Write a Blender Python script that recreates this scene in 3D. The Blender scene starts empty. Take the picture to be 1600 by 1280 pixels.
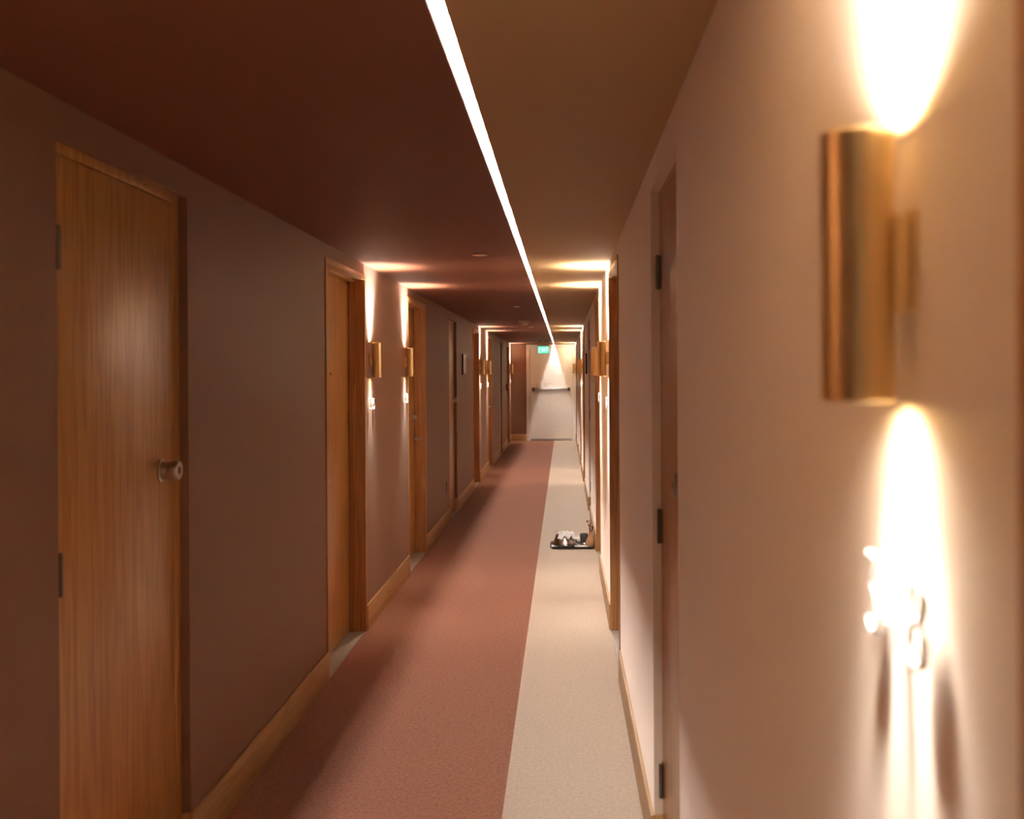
import bpy, bmesh, math, random
from mathutils import Vector, Matrix, noise
R = math.radians
random.seed(7)
scn = bpy.context.scene
C = scn.collection

# ------------------------------------------------------------------ room sizes (metres)
EYE = 1.5
XL, XR = -1.16, 0.269            # wall planes
CEIL = 2.138
Y0, YE = -3.0, 23.2              # behind the camera, far wall
SEAM = -0.217                    # colour change / light slot
SLOT = 0.0138                    # half width of the slot
WT = 0.13                        # wall thickness

# ------------------------------------------------------------------ materials
def newmat(name):
    m = bpy.data.materials.new(name); m.use_nodes = True
    nt = m.node_tree
    return m, nt, nt.nodes['Principled BSDF']

def N(nt, t, **kw):
    n = nt.nodes.new(t)
    for k, v in kw.items(): setattr(n, k, v)
    return n

def ramp(nt, fac, stops):
    r = N(nt, 'ShaderNodeValToRGB')
    els = r.color_ramp.elements
    while len(els) < len(stops): els.new(0.5)
    for e, (p, c) in zip(els, stops): e.position = p; e.color = (*c, 1)
    nt.links.new(fac, r.inputs[0]); return r.outputs[0]

def coords(nt, scale, rnd=True):
    tc = N(nt, 'ShaderNodeTexCoord')
    mp = N(nt, 'ShaderNodeMapping'); mp.inputs['Scale'].default_value = scale
    nt.links.new(tc.outputs['Object'], mp.inputs['Vector'])
    if rnd:
        oi = N(nt, 'ShaderNodeObjectInfo')
        ml = N(nt, 'ShaderNodeMath', operation='MULTIPLY'); ml.inputs[1].default_value = 40
        nt.links.new(oi.outputs['Random'], ml.inputs[0])
        nt.links.new(ml.outputs[0], mp.inputs['Location'])
    return mp.outputs[0]

def noise_tex(nt, vec, scale, detail=4, rough=.5):
    n = N(nt, 'ShaderNodeTexNoise')
    n.inputs['Scale'].default_value = scale; n.inputs['Detail'].default_value = detail
    n.inputs['Roughness'].default_value = rough
    nt.links.new(vec, n.inputs['Vector']); return n.outputs['Fac']

def bump(nt, b, h, strength, dist):
    n = N(nt, 'ShaderNodeBump'); n.inputs['Strength'].default_value = strength
    n.inputs['Distance'].default_value = dist
    nt.links.new(h, n.inputs['Height']); nt.links.new(n.outputs[0], b.inputs['Normal'])

def mix(c, k): return tuple(min(1, x*k) for x in c)

def plain(name, col, rough=.5, metal=0, spec=.5, **kw):
    m, nt, b = newmat(name)
    v = coords(nt, (1, 1, 1)); f = noise_tex(nt, v, 60, 3)
    c = ramp(nt, f, [(.3, mix(col, .94)), (.7, mix(col, 1.05))])
    nt.links.new(c, b.inputs['Base Color'])
    b.inputs['Roughness'].default_value = rough; b.inputs['Metallic'].default_value = metal
    b.inputs['Specular IOR Level'].default_value = spec
    for k, v in kw.items(): b.inputs[k].default_value = v
    return m

def brushed(name, col, rough, axis=(400, 400, 6)):
    m, nt, b = newmat(name)
    f = noise_tex(nt, coords(nt, axis), 1, 3)
    c = ramp(nt, f, [(.3, mix(col, .9)), (.7, mix(col, 1.06))])
    nt.links.new(c, b.inputs['Base Color'])
    b.inputs['Metallic'].default_value = 1; b.inputs['Roughness'].default_value = rough
    bump(nt, b, f, .08, .0005)
    return m

def wood(name, dark, mid, light, axis, rough=.38):
    m, nt, b = newmat(name)
    s1 = [9, 9, 9]; s2 = [150, 150, 150]
    s1[axis] = .55; s2[axis] = 2.2
    v1 = coords(nt, s1); v2 = coords(nt, s2)
    f1 = noise_tex(nt, v1, 1.5, 3, .55); f2 = noise_tex(nt, v2, 1, 3, .6)
    # cathedral rings: bands of the low frequency noise
    w = N(nt, 'ShaderNodeMath', operation='MULTIPLY'); w.inputs[1].default_value = 46
    nt.links.new(f1, w.inputs[0])
    s = N(nt, 'ShaderNodeMath', operation='SINE'); nt.links.new(w.outputs[0], s.inputs[0])
    a = N(nt, 'ShaderNodeMath', operation='MULTIPLY_ADD'); a.inputs[1].default_value = .14
    nt.links.new(s.outputs[0], a.inputs[0])
    h = N(nt, 'ShaderNodeMath', operation='MULTIPLY_ADD'); h.inputs[1].default_value = .65; h.inputs[2].default_value = .17
    nt.links.new(f2, h.inputs[0]); nt.links.new(h.outputs[0], a.inputs[2])
    c = ramp(nt, a.outputs[0], [(.2, dark), (.5, mid), (.8, light)])
    nt.links.new(c, b.inputs['Base Color'])
    b.inputs['Roughness'].default_value = rough
    b.inputs['Specular IOR Level'].default_value = .5
    bump(nt, b, f2, .05, .001)
    return m

def wallpaper(name, col, rough=.72, spec=.3, sheen=.3):
    m, nt, b = newmat(name)
    f1 = noise_tex(nt, coords(nt, (60, 60, 420), False), 1, 2)
    f2 = noise_tex(nt, coords(nt, (420, 420, 40), False), 1, 2)
    f3 = noise_tex(nt, coords(nt, (1, 1, 1), False), 1.3, 2)
    ad = N(nt, 'ShaderNodeMath', operation='ADD'); nt.links.new(f1, ad.inputs[0]); nt.links.new(f2, ad.inputs[1])
    a2 = N(nt, 'ShaderNodeMath', operation='MULTIPLY_ADD'); a2.inputs[1].default_value = .25
    nt.links.new(f3, a2.inputs[0]); nt.links.new(ad.outputs[0], a2.inputs[2])
    c = ramp(nt, a2.outputs[0], [(.7, mix(col, .88)), (1.0, mix(col, 1.08))])
    nt.links.new(c, b.inputs['Base Color'])
    b.inputs['Roughness'].default_value = rough; b.inputs['Specular IOR Level'].default_value = spec
    b.inputs['Sheen Weight'].default_value = sheen; b.inputs['Sheen Roughness'].default_value = .4; b.inputs['Sheen Tint'].default_value = (1, .85, .75, 1)
    bump(nt, b, ad.outputs[0], .25, .001)
    return m

def carpet(name, col, lo=.66, hi=1.32):
    m, nt, b = newmat(name)
    v = coords(nt, (1, 1, 1), False)
    f = noise_tex(nt, v, 210, 2, .7); g = noise_tex(nt, v, 65, 4, .8)
    ad = N(nt, 'ShaderNodeMath', operation='ADD'); nt.links.new(f, ad.inputs[0]); nt.links.new(g, ad.inputs[1])
    c = ramp(nt, ad.outputs[0], [(.82, mix(col, lo)), (1.0, col), (1.18, mix(col, hi))])
    nt.links.new(c, b.inputs['Base Color'])
    b.inputs['Roughness'].default_value = .95; b.inputs['Specular IOR Level'].default_value = .15
    b.inputs['Sheen Weight'].default_value = .15
    bump(nt, b, f, .6, .004)
    return m

def paint(name, col):
    m, nt, b = newmat(name)
    f = noise_tex(nt, coords(nt, (1, 1, 1), False), 180, 2)
    c = ramp(nt, f, [(.3, mix(col, .97)), (.7, mix(col, 1.03))])
    nt.links.new(c, b.inputs['Base Color'])
    b.inputs['Roughness'].default_value = .6; b.inputs['Specular IOR Level'].default_value = .15
    bump(nt, b, f, .05, .001)
    return m

def stone(name):
    m, nt, b = newmat(name)
    v = coords(nt, (1, 1, 1))
    f = noise_tex(nt, v, 220, 3, .8)
    c = ramp(nt, f, [(.32, (.20, .18, .15)), (.5, (.46, .43, .37)), (.68, (.62, .59, .53))])
    nt.links.new(c, b.inputs['Base Color']); b.inputs['Roughness'].default_value = .35
    return m

def emit(name, col, strength):
    m, nt, b = newmat(name)
    b.inputs['Base Color'].default_value = (.6, .6, .6, 1)
    b.inputs['Emission Color'].default_value = (*col, 1)
    b.inputs['Emission Strength'].default_value = strength
    return m

M = dict(
    wall_l=wallpaper('mauve_brown_wallpaper', (.250, .124, .070), .55, .4, .10),
    wall_r=wallpaper('rose_beige_wallpaper', (.79, .695, .585), .5, .5, .7),
    ceil_l=paint('rust_ceiling_paint', (.225, .085, .048)),
    ceil_r=paint('tan_ceiling_paint', (.48, .305, .15)),
    carp_l=carpet('rust_carpet', (.295, .120, .070)),
    carp_r=carpet('beige_carpet', (.60, .490, .378), .86, 1.12),
    door=wood('oak_veneer', (.44, .195, .050), (.60, .305, .088), (.68, .385, .135), 2, .29),
    frame=wood('oak_frame', (.37, .165, .052), (.50, .250, .095), (.60, .33, .14), 2, .36),
    base=wood('oak_baseboard', (.42, .235, .09), (.52, .315, .135), (.60, .38, .18), 1, .4),
    base_x=wood('oak_end_baseboard', (.42, .235, .09), (.52, .315, .135), (.60, .38, .18), 0, .4),
    stone=stone('speckled_stone'),
    brass=brushed('satin_brass', (.92, .70, .34), .36),
    steel=brushed('satin_steel', (.55, .53, .50), .28),
    polished=plain('polished_steel', (.72, .70, .68), .16, 1),
    dark=plain('dark_bronze', (.20, .16, .115), .40, .8),
    black=plain('black_lacquer', (.018, .014, .013), .3),
    cream=plain('cream_door_paint', (.88, .83, .745), .45),
    white=plain('white_enamel', (.80, .78, .74), .35),
    number=plain('white_metal_digits', (.86, .84, .80), .3),
    linen=plain('white_linen', (.82, .80, .77), .9),
    clay=plain('tan_clay', (.62, .36, .18), .55),
    twig=plain('dried_twig', (.22, .065, .04), .7),
    red=plain('red_enamel', (.45, .03, .02), .35),
    charcoal=plain('charcoal_glaze', (.10, .095, .085), .4),
    capcol=plain('ceiling_cap_paint', (.80, .58, .45), .5),
    channel=plain('channel_liner', (.13, .123, .117), .6),
    led=emit('led_strip', (1.0, .91, .86), 240),
    lens=emit('lamp_lens', (1.0, .86, .66), 12),
    exit=emit('exit_green', (.01, .80, .42), .30),
    exit_txt=emit('exit_letters', (.65, 1.0, .92), .50),
)

# ------------------------------------------------------------------ mesh builder
class MB:
    def __init__(s): s.bm = bmesh.new(); s.mi = 0
    def box(s, a, b, bev=0, mi=0):
        x0, x1 = sorted((a[0], b[0])); y0, y1 = sorted((a[1], b[1])); z0, z1 = sorted((a[2], b[2]))
        vs = [s.bm.verts.new(p) for p in ((x0,y0,z0),(x1,y0,z0),(x1,y1,z0),(x0,y1,z0),(x0,y0,z1),(x1,y0,z1),(x1,y1,z1),(x0,y1,z1))]
        fs = [s.bm.faces.new([vs[i] for i in q]) for q in ((3,2,1,0),(4,5,6,7),(0,1,5,4),(1,2,6,5),(2,3,7,6),(3,0,4,7))]
        for f in fs: f.material_index = mi
        if bev:
            es = list({e for f in fs for e in f.edges})
            bmesh.ops.bevel(s.bm, geom=es, offset=bev, segments=2, profile=.6, affect='EDGES')
        return s
    def lathe(s, prof, c=(0,0,0), seg=32, axis='z', mi=0, closed=False):
        """prof: list of (r, h)"""
        rings = []
        for r, h in prof:
            ring = []
            if r < 1e-6:
                p = (0, 0, h); ring = [s.bm.verts.new(s._ax(p, axis, c))]
            else:
                for k in range(seg):
                    t = 2*math.pi*k/seg
                    ring.append(s.bm.verts.new(s._ax((r*math.cos(t), r*math.sin(t), h), axis, c)))
            rings.append(ring)
        pairs = list(zip(rings, rings[1:]))
        if closed: pairs.append((rings[-1], rings[0]))
        for A, B in pairs:
            for k in range(seg):
                k2 = (k+1) % seg
                q = [A[k % len(A)], A[k2 % len(A)], B[k2 % len(B)], B[k % len(B)]]
                q2 = []
                for v in q:
                    if v not in q2: q2.append(v)
                if len(q2) > 2:
                    try:
                        f = s.bm.faces.new(q2); f.material_index = mi; f.smooth = True
                    except ValueError: pass
        return s
    @staticmethod
    def _ax(p, axis, c):
        x, y, z = p
        if axis == 'y': x, y, z = x, z, -y
        elif axis == 'x': x, y, z = z, x, y
        return (x+c[0], y+c[1], z+c[2])
    def cyl(s, r, h0, h1, c=(0,0,0), axis='z', seg=24, bev=0, mi=0):
        b = bev
        if b: prof = [(0,h0),(r-b,h0),(r,h0+b),(r,h1-b),(r-b,h1),(0,h1)]
        else: prof = [(0,h0),(r,h0),(r,h1),(0,h1)]
        return s.lathe(prof, c, seg, axis, mi)
    def tube(s, pts, rad, seg=8, mi=0):
        pts = [Vector(p) for p in pts]
        rads = rad if isinstance(rad, (list, tuple)) else [rad]*len(pts)
        rings = []
        for i, p in enumerate(pts):
            d = (pts[min(i+1, len(pts)-1)] - pts[max(i-1, 0)]).normalized()
            u = d.cross(Vector((0,0,1)))
            if u.length < .05: u = d.cross(Vector((0,1,0)))
            u.normalize(); v = d.cross(u)
            rings.append([s.bm.verts.new(p + rads[i]*(math.cos(2*math.pi*k/seg)*u + math.sin(2*math.pi*k/seg)*v)) for k in range(seg)])
        for A, B in zip(rings, rings[1:]):
            for k in range(seg):
                f = s.bm.faces.new((A[k], A[(k+1)%seg], B[(k+1)%seg], B[k])); f.smooth = True; f.material_index = mi
        s.bm.faces.new(rings[0]); s.bm.faces.new(rings[-1])
        return s
    def ball(s, c, r, sz=1.0):
        pr = [(r*math.sin(t), r*sz*-math.cos(t)) for t in [math.pi*k/8 for k in range(9)]]
        pr[0] = (0, pr[0][1]); pr[-1] = (0, pr[-1][1])
        return s.lathe(pr, c, 10)
    def poly(s, pts, d0, d1, tf):
        """extrude the 2-D polygon pts between depths d0, d1; tf maps (u, v, d) to a point"""
        A = [s.bm.verts.new(tf(u, v, d0)) for u, v in pts]; B = [s.bm.verts.new(tf(u, v, d1)) for u, v in pts]
        s.bm.faces.new(A); s.bm.faces.new(B[::-1])
        n = len(pts)
        for i in range(n): s.bm.faces.new((A[i], B[i], B[(i+1)%n], A[(i+1)%n]))
        return s
    def build(s, name, mats, parent=None, loc=None):
        bmesh.ops.recalc_face_normals(s.bm, faces=s.bm.faces)
        me = bpy.data.meshes.new(name); s.bm.to_mesh(me); s.bm.free()
        for m in (mats if isinstance(mats, (list, tuple)) else [mats]): me.materials.append(m)
        me.set_sharp_from_angle(angle=R(35))
        o = bpy.data.objects.new(name, me); C.objects.link(o)
        if parent: o.parent = parent
        if loc: o.location = loc
        return o

def tag(o, label=None, cat=None, group=None, kind=None):
    for k, v in (('label', label), ('category', cat), ('group', group), ('kind', kind)):
        if v: o[k] = v
    return o

def thing(name, label, cat, loc=(0,0,0), rz=0, group=None, kind=None):
    o = bpy.data.objects.new(name, None); C.objects.link(o)
    o.empty_display_size = .05
    o.location = loc; o.rotation_euler = (0, 0, rz)
    return tag(o, label, cat, group, kind)

# wall frames: local x runs along the wall, local y points into the corridor
def on_wall(side, y, z=0):
    return ((XL, y, z), R(-90)) if side == 'l' else ((XR, y, z), R(90))

# ------------------------------------------------------------------ layout along the corridor
GH, CH = 2.073, 2.050
doors = [  # side, y0, y1, kind, handle side (local sign), label, guest/closet
    ('l', 2.420, 3.263, 'closet', -1, 'plain oak closet door with round knob, nearest on the left wall'),
    ('l', 5.140, 6.160, 'guest', 1, 'oak guest room door in deep frame with peephole, second on the left wall'),
    ('l', 7.860, 8.845, 'guest', -1, 'oak guest room door with lever and deadbolt beyond the left wall sconce pair'),
    ('l', 10.690, 11.450, 'closet', -1, 'plain closet door just before the framed plan on the left wall'),
    ('l', 13.500, 14.460, 'guest', 1, 'oak guest door just beyond the framed plan on the left wall'),
    ('l', 16.200, 17.100, 'guest', -1, 'oak guest door after the second pair of left wall sconces'),
    ('l', 19.080, 19.820, 'closet', -1, 'farthest narrow closet door on the left wall, before the red fire alarm'),
    ('l', 21.500, 22.600, 'guest', 1, 'last oak guest door on the left wall, beside the red fire alarm'),
    ('r', -0.390, 0.613, 'guest', -1, 'oak door frame at the right edge, before the nearest sconce'),
    ('r', 2.500, 3.230, 'closet', -1, 'closet door with dark hinges on the right wall, beyond the nearest sconce'),
    ('r', 5.137, 6.147, 'guest', -1, 'oak guest door on the right wall before the sconce pair'),
    ('r', 7.860, 8.845, 'guest', 1, 'oak guest door on the right wall just before the tray'),
    ('r', 10.690, 11.450, 'closet', -1, 'closet door on the right wall just before the dark edged plan frame'),
    ('r', 13.500, 14.460, 'guest', -1, 'oak guest door on the right wall just past the dark edged plan frame'),
    ('r', 16.200, 17.100, 'guest', 1, 'oak guest door on the right wall after the distant sconce pair'),
    ('r', 19.080, 19.820, 'closet', -1, 'farthest narrow closet door on the right wall'),
    ('r', 21.500, 22.600, 'guest', -1, 'last oak guest door on the right wall, beside the cream exit door'),
]
sconces = [('l', .822), ('l', 6.325), ('l', 7.70), ('l', 14.60), ('l', 16.00), ('l', 22.86),
           ('r', .822), ('r', 6.325), ('r', 7.70), ('r', 14.60), ('r', 16.00), ('r', 22.86)]

# ------------------------------------------------------------------ the shell
def wall(side):
    m = MB()
    X0, X1 = (XL-WT, XL) if side == 'l' else (XR, XR+WT)
    y = Y0
    for d in sorted((d for d in doors if d[0] == side), key=lambda d: d[1]):
        h = GH if d[3] == 'guest' else CH
        m.box((X0, y, 0), (X1, d[1], CEIL))
        m.box((X0, d[1], h), (X1, d[2], CEIL))
        y = d[2]
    m.box((X0, y, 0), (X1, YE, CEIL))
    return m
tag(wall('l').build('wall_left', M['wall_l']), 'dark mauve brown papered wall along the left', 'wall', kind='structure')
tag(wall('r').build('wall_right', M['wall_r']), 'rose beige papered wall along the right', 'wall', kind='structure')
DX0, DX1 = -.818, XR             # outer edges of the exit door frame
m = MB(); m.box((XL-WT, YE, 0), (DX0, YE+WT, CEIL)).box((DX0, YE, 2.115), (DX1, YE+WT, CEIL)).box((DX1, YE, 0), (DX1+WT, YE+WT, CEIL))
tag(m.build('wall_end', M['wall_l']), 'dark brown end wall beside the cream exit door', 'wall', kind='structure')
m = MB(); m.box((XL-WT, Y0-WT, 0), (XR+WT, Y0, CEIL))  # unseen cap added to hold and bounce light; the real corridor runs on
tag(m.build('added_light_cap', M['wall_r']), 'unseen rose beige cap added behind the viewpoint to keep light in the corridor', 'wall', kind='structure')
m = MB(); m.box((XL, Y0, -.1), (SEAM, YE, 0), mi=0).box((SEAM, Y0, -.1), (XR, YE, 0), mi=1)
tag(m.build('floor', [M['carp_l'], M['carp_r']]), 'carpet floor, rust brown on the left and beige on the right', 'floor', kind='structure')
m = MB()
m.box((XL-WT, Y0, CEIL), (SEAM-SLOT, YE+WT, CEIL+.1), mi=0).box((SEAM+SLOT, Y0, CEIL), (XR+WT, YE+WT, CEIL+.1), mi=1)
tag(m.build('ceiling', [M['ceil_l'], M['ceil_r']]), 'low ceiling, rust on the left and tan on the right of the light line', 'ceiling', kind='structure')

# the line of light recessed in the ceiling
DEP = .048
lt = thing('linear_ceiling_light', 'long thin glowing light line recessed in the ceiling', 'light', (SEAM, 0, CEIL))
m = MB()
m.box((-SLOT, Y0, .001), (-SLOT+.0006, YE-.004, DEP)).box((SLOT-.0006, Y0, .001), (SLOT, YE-.004, DEP))
m.box((-SLOT, Y0, DEP), (SLOT, YE, DEP+.004)).box((-SLOT, YE-.003, .001), (SLOT, YE, DEP))
m.build('channel', M['channel'], lt)
m = MB()
y = Y0+.02; n = 105; st = (YE-.02-y)/n
for k in range(n): m.box((-.0018, y+k*st, DEP-.002), (.0018, y+(k+.96)*st, DEP-.0005))
m.build('light_strip', M['led'], lt)

# baseboards
BH, BT = .148, .012
def seg(side, a, b, ca=None, cb=None):
    s = 1 if side == 'l' else -1; X = XL if side == 'l' else XR
    m = MB(); m.box((X, a, 0), (X+s*BT, b, BH), bev=.0025)
    for c, y, sg in ((ca, a, 1), (cb, b, -1)):      # return into a closet recess
        if c == 'closet': m.box((X-s*.026, y-sg*.0, 0), (X+s*BT, y-sg*BT, BH), bev=.002)
    o = m.build('baseboard_left' if side == 'l' else 'baseboard_right', M['base'])
    tag(o, f"pale oak baseboard along the {'left' if side=='l' else 'right'} wall between doorways", 'baseboard',
        f"oak baseboards of the {'left' if side=='l' else 'right'} wall", 'structure')
for side in 'lr':
    y, prev = Y0, None
    for d in sorted((d for d in doors if d[0] == side), key=lambda d: d[1]):
        if d[1] > y+.02: seg(side, y, d[1], prev, d[3])
        y, prev = d[2], d[3]
    seg(side, y, YE, prev)
m = MB(); m.box((XL+BT, YE-BT, 0), (DX0, YE, BH), bev=.0025)
tag(m.build('baseboard_end', M['base_x']), 'short oak baseboard on the dark end wall', 'baseboard', kind='structure')

# ------------------------------------------------------------------ doors
def lever_handle(root, x, y, z, s):
    m = MB(); m.cyl(.026, 0, .009, (x, y, z), 'y', 24, .002); m.cyl(.010, .009, .062, (x, y, z), 'y', 16)
    h = m.build('lever_handle', M['steel'], root)
    m = MB(); m.tube([(x+s*.004, y+.058, z), (x-s*.03, y+.060, z), (x-s*.08, y+.058, z), (x-s*.115, y+.05, z)], [.010, .0095, .0085, .007], 12)
    m.build('lever', M['steel'], h)
def deadbolt(root, x, y, z):
    m = MB(); m.lathe([(0, 0), (.030, 0), (.030, .006), (.024, .026), (.022, .028), (0, .028)], (x, y, z), 24, 'y')
    m.build('deadbolt', M['steel'], root)
def knob(root, x, y, z, ln):
    m = MB(); m.lathe([(0, 0), (.034, 0), (.034, .004), (.028, .007), (.025, ln*.45), (.0305, ln*.62), (.0305, ln*.9), (.027, ln), (.012, ln), (.010, ln-.004), (0, ln-.004)], (x, y, z), 28, 'y')
    k = m.build('door_knob', M['steel'], root)
    m = MB(); m.cyl(.0095, ln-.006, ln+.001, (x, y, z), 'y', 16)
    m.build('key_cylinder', M['dark'], k)

ND = 0
for side, y0, y1, kd, hs, lab in doors:
    ND += 1
    loc, rz = on_wall(side, (y0+y1)/2)
    W = y1-y0; w = W/2
    r = thing('door_%d' % ND, lab, 'door', loc, rz, kind='structure')
    if kd == 'guest':
        H = GH; T = .03; P = .006
        m = MB()
        for s in (-1, 1):
            m.box((s*(w-T), -WT, 0), (s*w, P, H-T), bev=.0015)
            m.box((s*(w-T-.012), -.085, 0), (s*(w-T), -.047, H-T), bev=.001)
        m.box((-w, -WT, H-T), (w, P, H), bev=.0015)
        m.box((-(w-T-.012), -.085, H-T-.012), (w-T-.012, -.047, H-T), bev=.001)
        m.build('door_frame', M['frame'], r)
        m = MB(); m.box((-(w-T-.003), -WT+.003, .012), (w-T-.003, -.087, H-T-.003), bev=.001)
        m.build('door_leaf', M['door'], r)
        m = MB(); m.box((-(w-T), -WT, -.02), (w-T, -.001, .004), bev=.001)
        m.build('stone_threshold', M['stone'], r)['label'] = 'speckled grey stone threshold'
        hx = hs*(w-T-.065)
        lever_handle(r, hx, -.087, .955, hs)
        deadbolt(r, hx, -.087, 1.14)
        m = MB(); m.lathe([(0, 0), (.008, 0), (.008, .003), (.004, .0035), (0, .0025)], (0.0, -.087, 1.5), 16, 'y')
        m.build('peephole', M['dark'], r)
    else:
        H = CH; T = .045; D = -.027
        m = MB()
        for s in (-1, 1): m.box((s*(w-T), -WT, 0), (s*w, D, H-.026), bev=.001)
        m.box((-w, -WT, H-.026), (w, D, H), bev=.001)
        m.build('door_frame', M['door'], r)
        m = MB(); m.box((-(w-T-.003), -.075, .012), (w-T-.003, D, H-.030), bev=.001)
        m.build('door_leaf', M['door'], r)
        m = MB(); m.box((-w, D, -.02), (w, -.001, .003), bev=.001).box((-(w-T), -WT, -.02), (w-T, D, .003))
        m.build('stone_threshold', M['stone'], r)['label'] = 'speckled grey stone threshold'
        for z in (.265, 1.034, 1.80):
            x = w-T+.001
            m = MB(); m.box((x-.012, D-.001, z-.049), (x+.030, D+.003, z+.049), bev=.0008)
            hg = m.build('hinge', M['dark'], r)
            m = MB(); m.cyl(.0068, z-.052, z+.052, (x, D+.009, 0), 'z', 16, .002)
            m.build('hinge_pin', M['dark'], hg)
        knob(r, hs*(w-(.155 if side == 'l' else .117)), D, 1.218, .055 if side == 'l' else .028)

# the cream exit door at the end
ND += 1
r = thing('door_%d' % ND, 'cream painted metal exit door with push bar at the corridor end', 'door', ((DX0+DX1)/2, YE, 0), R(180), kind='structure')
w = (DX1-DX0)/2; FT = .085
m = MB()
for s in (-1, 1): m.box((s*(w-FT), -WT, 0), (s*w, .012, 2.115), bev=.002); m.box((s*(w-FT-.016), -WT, 0), (s*(w-FT), -.052, 2.047))
m.box((-(w-FT), -WT, 2.047), (w-FT, .012, 2.115), bev=.002)
m.build('door_frame', M['cream'], r)
m = MB(); m.box((-(w-FT-.003), -.05, .012), (w-FT-.003, -.006, 2.043), bev=.001)
m.build('door_leaf', M['cream'], r)
m = MB(); m.box((-(w-FT), -WT, -.02), (w-FT, .004, .006), bev=.001)
m.build('threshold_strip', M['dark'], r)
m = MB(); m.box((-(w-FT-.01), -.006, .022), (w-FT-.01, -.002, .05), bev=.001)
m.build('door_sweep', M['steel'], r)
m = MB(); m.box((-.405, .020, 1.098), (.405, .058, 1.160), bev=.008)
pb = m.build('push_bar', M['steel'], r)
for s in (-1, 1):
    m = MB(); m.box((s*.365, -.006, 1.092), (s*.420, .062, 1.166), bev=.006)
    m.build('bar_bracket', M['dark'], pb)
m = MB(); m.box((.06, .058, 1.105), (.30, .061, 1.152), bev=.001); m.build('bar_plate', M['steel'], pb)

# ------------------------------------------------------------------ wall sconces
SZ, SH, SR = 1.580, .104, .0278      # centre height, half height, outer radius
SD = .040                            # axis to wall
POWER = 36
def beam_light(name, parent, z, up):
    L = bpy.data.lights.new(name, 'SPOT')
    L.energy = POWER if up else POWER*.20; L.color = (1.0, .935, .845); L.shadow_soft_size = .016
    L.spot_size = R(172); L.spot_blend = .15
    L.use_nodes = True
    nt = L.node_tree; e = nt.nodes['Emission']
    tc = N(nt, 'ShaderNodeTexCoord'); sp = N(nt, 'ShaderNodeSeparateXYZ')
    nt.links.new(tc.outputs['Normal'], sp.inputs[0])
    def mth(op, a, b=None):
        n = N(nt, 'ShaderNodeMath', operation=op)
        for i, v in enumerate((a, b)):
            if v is None: continue
            if isinstance(v, (int, float)): n.inputs[i].default_value = v
            else: nt.links.new(v, n.inputs[i])
        return n.outputs[0]
    c = mth('MINIMUM', mth('ABSOLUTE', sp.outputs[2]), 1.0)
    th = mth('ARCCOSINE', c)
    q = mth('DIVIDE', th, R(28 if up else 22))
    g = mth('EXPONENT', mth('MULTIPLY', mth('POWER', q, 4.0 if up else 3.0), -1.0))
    lo = mth('MULTIPLY', c, SPILL)
    nt.links.new(mth('ADD', g, lo), e.inputs['Strength'])
    o = bpy.data.objects.new(name, L); C.objects.link(o)
    o.parent = parent; o.location = (0, SD, z)
    if up: o.rotation_euler = (R(180), 0, 0)
    return o
SPILL = .10
slabel = {
    ('l', .822): 'brass tube sconce on the left wall opposite the large close up sconce',
    ('l', 6.325): 'brass tube sconce on the left wall, beside the second oak door frame',
    ('l', 7.70): 'brass tube sconce on the left wall, before the door with lever and deadbolt',
    ('l', 14.60): 'nearer brass tube sconce of the distant pair on the left wall',
    ('l', 16.00): 'farther brass tube sconce of the distant pair on the left wall',
    ('l', 22.86): 'last brass tube sconce on the left wall, by the dark end wall',
    ('r', .822): 'large brass tube sconce close up on the right wall',
    ('r', 6.325): 'brass tube sconce on the right wall, nearer of the pair before the tray',
    ('r', 7.70): 'brass tube sconce on the right wall, farther of the pair before the tray',
    ('r', 14.60): 'nearer brass tube sconce of the distant pair on the right wall',
    ('r', 16.00): 'farther brass tube sconce of the distant pair on the right wall',
    ('r', 22.86): 'last brass tube sconce on the right wall, beside the cream exit door',
}
for side, y in sconces:
    loc, rz = on_wall(side, y, SZ)
    r = thing('wall_sconce', slabel[(side, y)], 'wall lamp', loc, rz, 'brass tube sconces along the corridor')
    m = MB(); a = SR; i = SR-.0016
    m.lathe([(i, -SH), (a-.0005, -SH), (a, -SH+.0006), (a, SH-.0006), (a-.0005, SH), (i, SH)], (0, SD, 0), 48, closed=True)
    m.build('lamp_tube', M['brass'], r)
    m = MB(); m.box((-.023, 0, -.036), (.023, .004, .042), bev=.0015).box((-.017, .003, -.034), (.017, SD-SR+.004, .040), bev=.001)
    m.build('wall_bracket', M['brass'], r)
    for s in (-1, 1):
        m = MB(); m.cyl(i, s*(SH-.054), s*(SH-.048), (0, SD, 0), 'z', 32)
        m.build('lamp_lens', M['lens'], r)
        beam_light('beam_light', r, s*(SH-.022), s > 0)

# ------------------------------------------------------------------ raised room numbers
DIG = {  # stroke centre lines in a 0..1 box (x, y)
    '1': [[(.2, .78), (.55, 1), (.55, 0)]],
    '3': [[(.05, 1), (.92, 1), (.42, .60)], 'arc3'],
    '4': [[(.72, 0), (.72, 1), (.05, .28), (1, .28)]],
    '5': [[(.88, 1), (.2, 1), (.14, .56)], 'arc5'],
    '7': [[(.03, 1), (.95, 1), (.38, 0)]],
    '8': ['ring_top', 'ring_low'],
    '6': ['ring_low', [(.70, 1), (.12, .45)]],
    '2': ['arc2', [(.08, 0), (.95, 0)]],
    '0': ['ring_all'],
    '9': ['ring_top9', [(.30, 0), (.88, .55)]],
}
def arc(cx, cy, rx, ry, a0, a1, n=18): return [(cx+rx*math.cos(R(a0+(a1-a0)*k/n)), cy+ry*math.sin(R(a0+(a1-a0)*k/n))) for k in range(n+1)]
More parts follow.
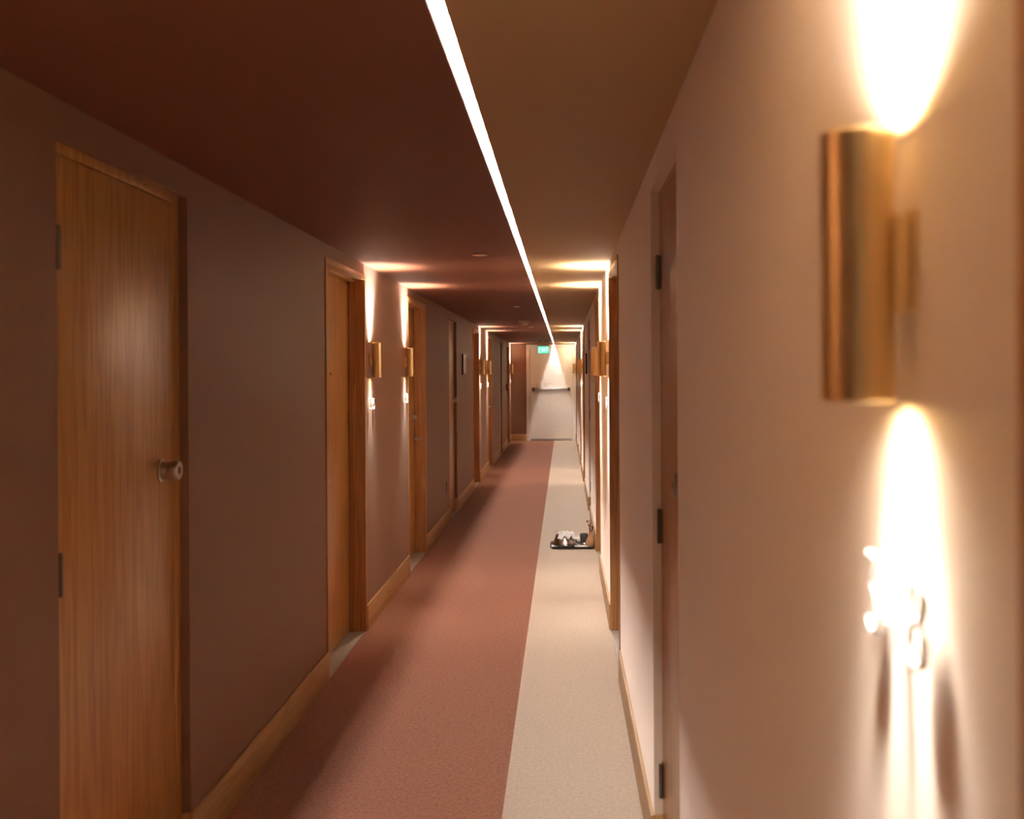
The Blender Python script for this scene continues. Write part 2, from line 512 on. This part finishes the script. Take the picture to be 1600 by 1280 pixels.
def strokes(ch):
    out = []
    for s in DIG[ch]:
        if s == 'arc3': s = arc(.48, .30, .46, .30, 100, -150)
        elif s == 'arc5': s = arc(.47, .31, .47, .31, 128, -150)
        elif s == 'arc2': s = arc(.5, .70, .42, .30, 165, -40)+[(.08, 0)]
        elif s == 'ring_top': s = arc(.5, .76, .38, .24, 0, 360, 24)
        elif s == 'ring_top9': s = arc(.5, .68, .42, .32, 0, 360, 24)
        elif s == 'ring_low': s = arc(.5, .27, .46, .27, 0, 360, 24)
        elif s == 'ring_all': s = arc(.5, .5, .46, .5, 0, 360, 30)
        out.append(s)
    return out
def ribbon(m, pts, hw, d0, d1, tf, rnd=False):
    closed = (Vector(pts[0])-Vector(pts[-1])).length < 1e-4
    if closed: pts = pts[:-1]
    n = len(pts); L, Rr = [], []
    for i in range(n):
        p = Vector(pts[i])
        a = Vector(pts[i-1]) if (i > 0 or closed) else None
        b = Vector(pts[(i+1) % n]) if (i < n-1 or closed) else None
        d1v = (p-a).normalized() if a else (b-p).normalized()
        d2v = (b-p).normalized() if b else d1v
        t = (d1v+d2v); t = t.normalized() if t.length > .01 else d1v
        nrm = Vector((-t.y, t.x)); k = hw/max(.45, nrm.dot(Vector((-d1v.y, d1v.x))))
        L.append(p+nrm*k); Rr.append(p-nrm*k)
    sec = [(0, d0), (0, d0+(d1-d0)*.6), (.28, d0+(d1-d0)*.95), (.5, d1), (.72, d0+(d1-d0)*.95), (1, d0+(d1-d0)*.6), (1, d0)] if rnd else [(0, d0), (0, d1), (1, d1), (1, d0)]
    V = [[m.bm.verts.new(tf(a.x+(b.x-a.x)*t, a.y+(b.y-a.y)*t, d)) for a, b in zip(L, Rr)] for t, d in sec]
    K = len(V)
    for i in (range(n) if closed else range(n-1)):
        j = (i+1) % n
        for A in range(K):
            B = (A+1) % K
            m.bm.faces.new((V[A][i], V[A][j], V[B][j], V[B][i]))
    if not closed:
        for i in (0, n-1): m.bm.faces.new([v[i] for v in V])
def room_number(side, y, txt, lab):
    loc, rz = on_wall(side, y, 1.281)
    r = thing('room_number_sign', lab, 'room number', loc, rz, 'raised room numbers under the sconces')
    h, dw, gap = .068, .040, .013
    tot = len(txt)*dw+(len(txt)-1)*gap
    for k, ch in enumerate(txt):
        x0 = tot/2-k*(dw+gap)
        m = MB()
        for s in strokes(ch):
            pts = [(u*(dw-.006)+.003, v*(h-.006)+.003) for u, v in s]
            ribbon(m, pts, .0034, .010, .016, lambda u, v, d: (x0-u, d, v), True)
            q = pts[len(pts)//2]; m.cyl(.0015, 0, .0115, (x0-q[0], 0, q[1]), 'y', 8)   # stand-off pin
        m.build('digit', M['number'], r)
place = {'l': 'left', 'r': 'right'}
for side, y, txt, lab in (
    ('r', .822, '318', 'white raised number 318 close up on the right wall'),
    ('l', 6.325, '315', 'white raised room number by the second oak door on the left'),
    ('l', 7.70, '317', 'white raised room number before the lever handled door on the left'),
    ('l', 14.60, '311', 'small white room number under the nearer distant left sconce'),
    ('l', 16.00, '313', 'small white room number under the farther distant left sconce'),
    ('l', 22.86, '307', 'tiny white room number under the last left sconce'),
    ('r', 6.325, '316', 'white room number under the nearer right sconce of the middle pair'),
    ('r', 7.70, '314', 'white room number under the farther right sconce of the middle pair'),
    ('r', 14.60, '312', 'small white room number under the nearer distant right sconce'),
    ('r', 16.00, '310', 'small white room number under the farther distant right sconce'),
    ('r', 22.86, '308', 'tiny white room number beside the cream exit door')):
    room_number(side, y, txt, lab)

# ------------------------------------------------------------------ small fittings
for side, lab in (('l', 'small white framed evacuation plan with dark edge on the left wall'), ('r', 'dark edged plan frame on the right wall')):
    loc, rz = on_wall(side, 12.2, 1.60)
    r = thing('plan_sign', lab, 'wall sign', loc, rz, 'framed plans on the corridor walls')
    m = MB(); m.box((-.16, 0, -.118), (.16, .018, .118), bev=.002); m.build('sign_frame', M['black'], r)
    m = MB(); m.box((-.150, .017, -.108), (.150, .020, .108), bev=.0008); m.build('sign_face', M['white'], r)
loc, rz = on_wall('l', 10.42, .375)
r = thing('power_outlet', 'black electrical outlet low on the left wall', 'outlet', loc, rz)
m = MB(); m.box((-.037, 0, -.058), (.037, .006, .058), bev=.002); m.build('cover_plate', M['black'], r)
for s in (-1, 1):
    m = MB(); m.box((-.017, .005, s*.026-.014), (.017, .008, s*.026+.014), bev=.0015); m.build('socket', M['dark'], r)
loc, rz = on_wall('l', 21.25, 1.21)
r = thing('fire_alarm_switch', 'red fire alarm pull station on the far left wall', 'fire alarm', loc, rz)
m = MB(); m.box((-.042, 0, -.062), (.042, .045, .062), bev=.004); m.build('alarm_body', M['red'], r)
m = MB(); m.box((-.026, .044, -.02), (.026, .056, .006), bev=.002); m.build('pull_handle', M['white'], r)

for y, lab in ((5.66, 'round flush cap on the rust ceiling, nearest of four'), (10.1, 'round flush ceiling cap, second from the viewer'),
               (14.7, 'round flush ceiling cap by the distant light streaks'), (19.1, 'round flush ceiling cap farthest down, before the exit sign')):
    m = MB(); m.lathe([(0, 0), (.026, 0), (.026, -.004), (.040, -.005), (.041, -.007), (.036, -.009), (0, -.0095)], seg=32)
    o = m.build('sprinkler_cap', M['capcol'], loc=(-.445, y, CEIL))
    tag(o, lab, 'ceiling cap', 'round caps on the ceiling')
for x, y, lab in ((-.468, 13.0, 'round smoke detector on the ceiling between sconce pairs'), (-.44, 21.0, 'round smoke detector just above the green exit sign')):
    r = thing('smoke_detector', lab, 'smoke detector', (x, y, CEIL), 0, 'smoke detectors on the ceiling')
    m = MB(); m.lathe([(0, 0), (.078, 0), (.078, -.006), (.070, -.016), (0, -.016)], seg=36); m.build('detector_base', M['capcol'], r)
    m = MB(); m.lathe([(.0, -.015), (.056, -.015), (.052, -.034), (.040, -.046), (0, -.050)], seg=36); m.build('detector_head', M['capcol'], r)
    m = MB(); m.cyl(.004, -.052, -.048, (.02, 0, 0), 'z', 10); m.build('indicator', M['dark'], r)

# hanging exit sign
r = thing('exit_sign', 'glowing green exit sign hung from the ceiling at the far end', 'exit sign', (-.41, 21.5, CEIL))
m = MB(); m.box((-.125, -.03, -.102), (.125, .03, 0), bev=.003)
m.build('sign_housing', M['capcol'], r)
m = MB(); m.box((-.114, -.006, -.252), (.114, .006, -.101), bev=.001); m.build('lit_panel', M['exit'], r)
m = MB(); m.box((-.116, -.009, -.262), (.116, .009, -.250), bev=.001); m.build('bottom_rail', M['white'], r)
EX = {'E': [[(.9, 1), (.1, 1), (.1, 0), (.9, 0)], [(.1, .5), (.8, .5)]], 'X': [[(.05, 0), (.95, 1)], [(.05, 1), (.95, 0)]],
      'I': [[(.5, 0), (.5, 1)]], 'T': [[(0, 1), (1, 1)], [(.5, 1), (.5, 0)]]}
m = MB(); x = -.088
for ch in 'EXIT':
    wd = .02 if ch == 'I' else .042
    for s in EX[ch]:
        ribbon(m, [(x+u*wd, -.224+v*.088) for u, v in s], .006, -.0065, -.009, lambda u, v, d: (u, d, v))
    x += wd+.0115
m.build('lettering', M['exit_txt'], r)

# ------------------------------------------------------------------ room-service tray
TY, TX = 9.10, .066
tray = thing('serving_tray', 'black rectangular room service tray on the beige carpet', 'tray', (TX, TY, 0))
def rrect(hx, hy, rad, n=6):
    out = []
    for cx, cy, a in ((hx-rad, hy-rad, 0), (-hx+rad, hy-rad, 90), (-hx+rad, -hy+rad, 180), (hx-rad, -hy+rad, 270)):
        out += [(cx+rad*math.cos(R(a+90*k/n)), cy+rad*math.sin(R(a+90*k/n))) for k in range(n+1)]
    return out
m = MB(); rows = []
for off, z in ((-.010, 0), (-.004, .0015), (.0, .016), (.003, .020), (-.003, .021), (-.006, .017), (-.010, .006)):
    rows.append([m.bm.verts.new((x, y, z)) for x, y in rrect(.188+off, .155+off, .03+off*.5)])
n = len(rows[0])
for A, B in zip(rows, rows[1:]):
    for k in range(n): m.bm.faces.new((A[k], A[(k+1)%n], B[(k+1)%n], B[k])).smooth = True
m.bm.faces.new(rows[0][::-1]); m.bm.faces.new(rows[-1])
m.build('tray_body', M['black'], tray)
F = .0065                                              # top of the tray floor
# plate under the cover, cover, napkin
m = MB(); m.lathe([(0, F), (.07, F), (.074, F+.004), (.118, F+.016), (.121, F+.018), (.117, F+.019), (.07, F+.008), (0, F+.008)], seg=48)
o = m.build('dinner_plate', M['white']); o.location = (.006, TY-.012, 0); tag(o, 'white plate under the steel cover on the tray', 'plate')
m = MB()
CZ = F+.020
m.lathe([(.121, CZ), (.126, CZ+.003), (.124, CZ+.006), (.108, CZ+.010), (.104, CZ+.014), (.080, CZ+.070), (.072, CZ+.077), (.045, CZ+.085), (0, CZ+.087),
         (0, CZ+.085), (.044, CZ+.083), (.071, CZ+.075), (.078, CZ+.068), (.102, CZ+.012), (.119, CZ)], seg=64, closed=True)
o = m.build('plate_cover', M['polished']); o.location = (.006, TY-.012, 0); tag(o, 'polished steel plate cover with wide rim on the tray', 'plate cover')
def cover_h(r):
    pr = [(0, .087), (.045, .085), (.072, .077), (.080, .070), (.104, .014), (.126, .006), (.2, .0)]
    for (a, za), (b, zb) in zip(pr, pr[1:]):
        if r <= b: return CZ+za+(zb-za)*(r-a)/(b-a)
    return CZ
m = MB(); G = 44; grid = {}
for i in range(G+1):
    for j in range(G+1):
        u = (i/G-.5)*.18*(1+.10*math.sin(j*.33)); v = (j/G-.5)*.165*(1+.12*math.sin(i*.41))
        x = u*math.cos(.12)-v*math.sin(.12)+.022; y = u*math.sin(.12)+v*math.cos(.12)-.012
        rr = math.hypot(x, y)
        rd = math.hypot(max(0, abs(x)-.02), y)
        base = cover_h(min(rr, .103)); top = CZ+.088
        base = top-(top-base)*.62 if rr > .07 else base
        q = noise.noise(Vector((x*34, y*34, 3.1))); q2 = noise.noise(Vector((x*80+4, y*80, 1.7)))
        fold = abs(noise.noise(Vector((x*30+1, y*26+.4*x, 9))))
        z = base+.006+.026*fold**1.3*.75+.012*max(0, q)+.006*abs(q2)
        grid[i, j] = m.bm.verts.new((x, y, z))
for i in range(G):
    for j in range(G): m.bm.faces.new((grid[i,j], grid[i+1,j], grid[i+1,j+1], grid[i,j+1])).smooth = True
o = m.build('crumpled_napkin', M['linen']); o.location = (.006, TY-.012, 0)
md = o.modifiers.new('thickness', 'SOLIDIFY'); md.thickness = .002; md.offset = 1
tag(o, 'crumpled white napkin lying over the steel plate cover', 'napkin')
# second napkin folded flat on the tray
m = MB(); G = 16; grid = {}
for i in range(G+1):
    for j in range(G+1):
        u = (i/G-.5)*.105; v = (j/G-.5)*.07
        z = .004+.012*abs(noise.noise(Vector((u*30+7, v*40, 2))))+.006*math.cos(u*22)*math.cos(v*20)
        grid[i, j] = m.bm.verts.new((u*math.cos(.2)-v*math.sin(.2), u*math.sin(.2)+v*math.cos(.2), z))
for i in range(G):
    for j in range(G): m.bm.faces.new((grid[i,j], grid[i+1,j], grid[i+1,j+1], grid[i,j+1])).smooth = True
o = m.build('folded_napkin', M['linen']); o.location = (.140, TY-.112, F+.0035)
md = o.modifiers.new('thickness', 'SOLIDIFY'); md.thickness = .004; md.offset = -1
tag(o, 'small folded white napkin on the tray, left of the vase', 'napkin')
# cutlery along the front edge
def cutlery(name, kind, y, x, lab, rz):
    m = MB()
    m.tube([(-.095, 0, .004), (-.03, 0, .0045), (.01, 0, .006), (.03, 0, .0045)], [.0045, .0035, .0025, .0028], 8)
    if kind == 'knife':
        m.poly([(.025, -.004), (.10, -.007), (.115, .003), (.025, .005)], .003, .0048, lambda u, v, d: (u, v, d))
    else:
        m.poly([(.028, -.004), (.045, -.011), (.065, -.011), (.065, .011), (.045, .011), (.028, .004)], .003, .0048, lambda u, v, d: (u, v, d))
        for t in (-.0095, -.0032, .0032, .0095): m.box((.064, t-.0014, .003), (.100, t+.0014, .0048))
    o = m.build(name, M['polished']); o.location = (x, y, F+.0005); o.rotation_euler = (0, 0, rz)
    return tag(o, lab, 'cutlery', 'cutlery on the tray')
cutlery('table_knife', 'knife', TY-.143, -.020, 'steel table knife along the front rim of the tray', R(2))
cutlery('table_fork', 'fork', TY-.128, -.015, 'steel fork lying behind the knife on the tray', R(-3))
# dark tumbler and little steel dish
r = thing('coffee_mug', 'dark grey mug at the back of the tray', 'mug', (.170, TY+.085, F))
m = MB(); m.lathe([(0, 0), (.031, 0), (.034, .004), (.036, .088), (.034, .090), (.0325, .086), (.030, .008), (0, .006)], seg=36); m.build('mug_body', M['charcoal'], r)
m = MB(); m.tube([(.034, 0, .070), (.052, 0, .070), (.060, 0, .055), (.058, 0, .034), (.035, 0, .024)], .0045, 10); m.build('mug_handle', M['black'], r)
m = MB(); m.lathe([(0, 0), (.022, 0), (.032, .016), (.034, .022), (.032, .022), (.021, .004), (0, .004)], seg=32)
o = m.build('sauce_dish', M['polished']); o.location = (.168, TY-.02, F); tag(o, 'tiny steel sauce dish between plate cover and vase', 'dish')
# vase and dried twigs
VX, VY = .218, TY-.095
m = MB(); m.lathe([(0, 0), (.027, 0), (.033, .004), (.0375, .028), (.0365, .050), (.028, .076), (.017, .096), (.0125, .112), (.0125, .126), (.0155, .133),
                   (.0135, .133), (.0105, .124), (.0105, .112), (.012, .100), (0, .095)], seg=40)
o = m.build('bud_vase', M['clay']); o.location = (VX, VY, F); tag(o, 'tan bottle shaped bud vase on the right of the tray', 'vase')
r = thing('dried_flower_stems', 'dried dark red flower stems in the tan vase', 'flowers', (VX, VY, F))
for dx, dy, hh, bs in ((-.024, .0, .222, .0075), (-.002, .01, .226, .004), (.020, -.004, .170, .0095), (-.006, -.01, .188, .007), (.006, .006, .205, .005)):
    m = MB(); pts = [(dx*t**1.6*(1+.12*math.sin(5*t)), dy*t, .098+(hh-.098)*t) for t in (0, .25, .5, .75, 1)]
    m.tube(pts, [.0022, .002, .0018, .0018, .0015], 6)
    st_ = m.build('stem', M['twig'], r)
    for t, k in ((1, 1.0), (.74, .75), (.5, .6)):
        m = MB(); m.ball((dx*t**1.6+(.004 if k < 1 else 0), dy*t, .098+(hh-.098)*t), bs*k, 1.25)
        m.build('bud', M['twig'], st_)

# ------------------------------------------------------------------ world, camera, colour
w = bpy.data.worlds.new('dark_world'); scn.world = w; w.use_nodes = True
w.node_tree.nodes['Background'].inputs[0].default_value = (0, 0, 0, 1)
cam = bpy.data.cameras.new('camera'); co = bpy.data.objects.new('camera', cam); C.objects.link(co)
cam.sensor_width = 36; cam.lens = 36*1650/1600
cam.shift_x = -80.6/1600; cam.shift_y = -58/1600
cam.clip_start = .02
cam.dof.use_dof = True; cam.dof.focus_distance = 7.5; cam.dof.aperture_fstop = 4.2
co.matrix_world = Matrix.Translation((0, 0, EYE)) @ Matrix.Rotation(R(90), 4, 'X') @ Matrix.Rotation(R(-.35), 4, 'Z')
scn.camera = co
vs = scn.view_settings
vs.view_transform = 'Standard'; vs.look = 'None'; vs.gamma = 1; vs.use_curve_mapping = False
vs.exposure = 1.8
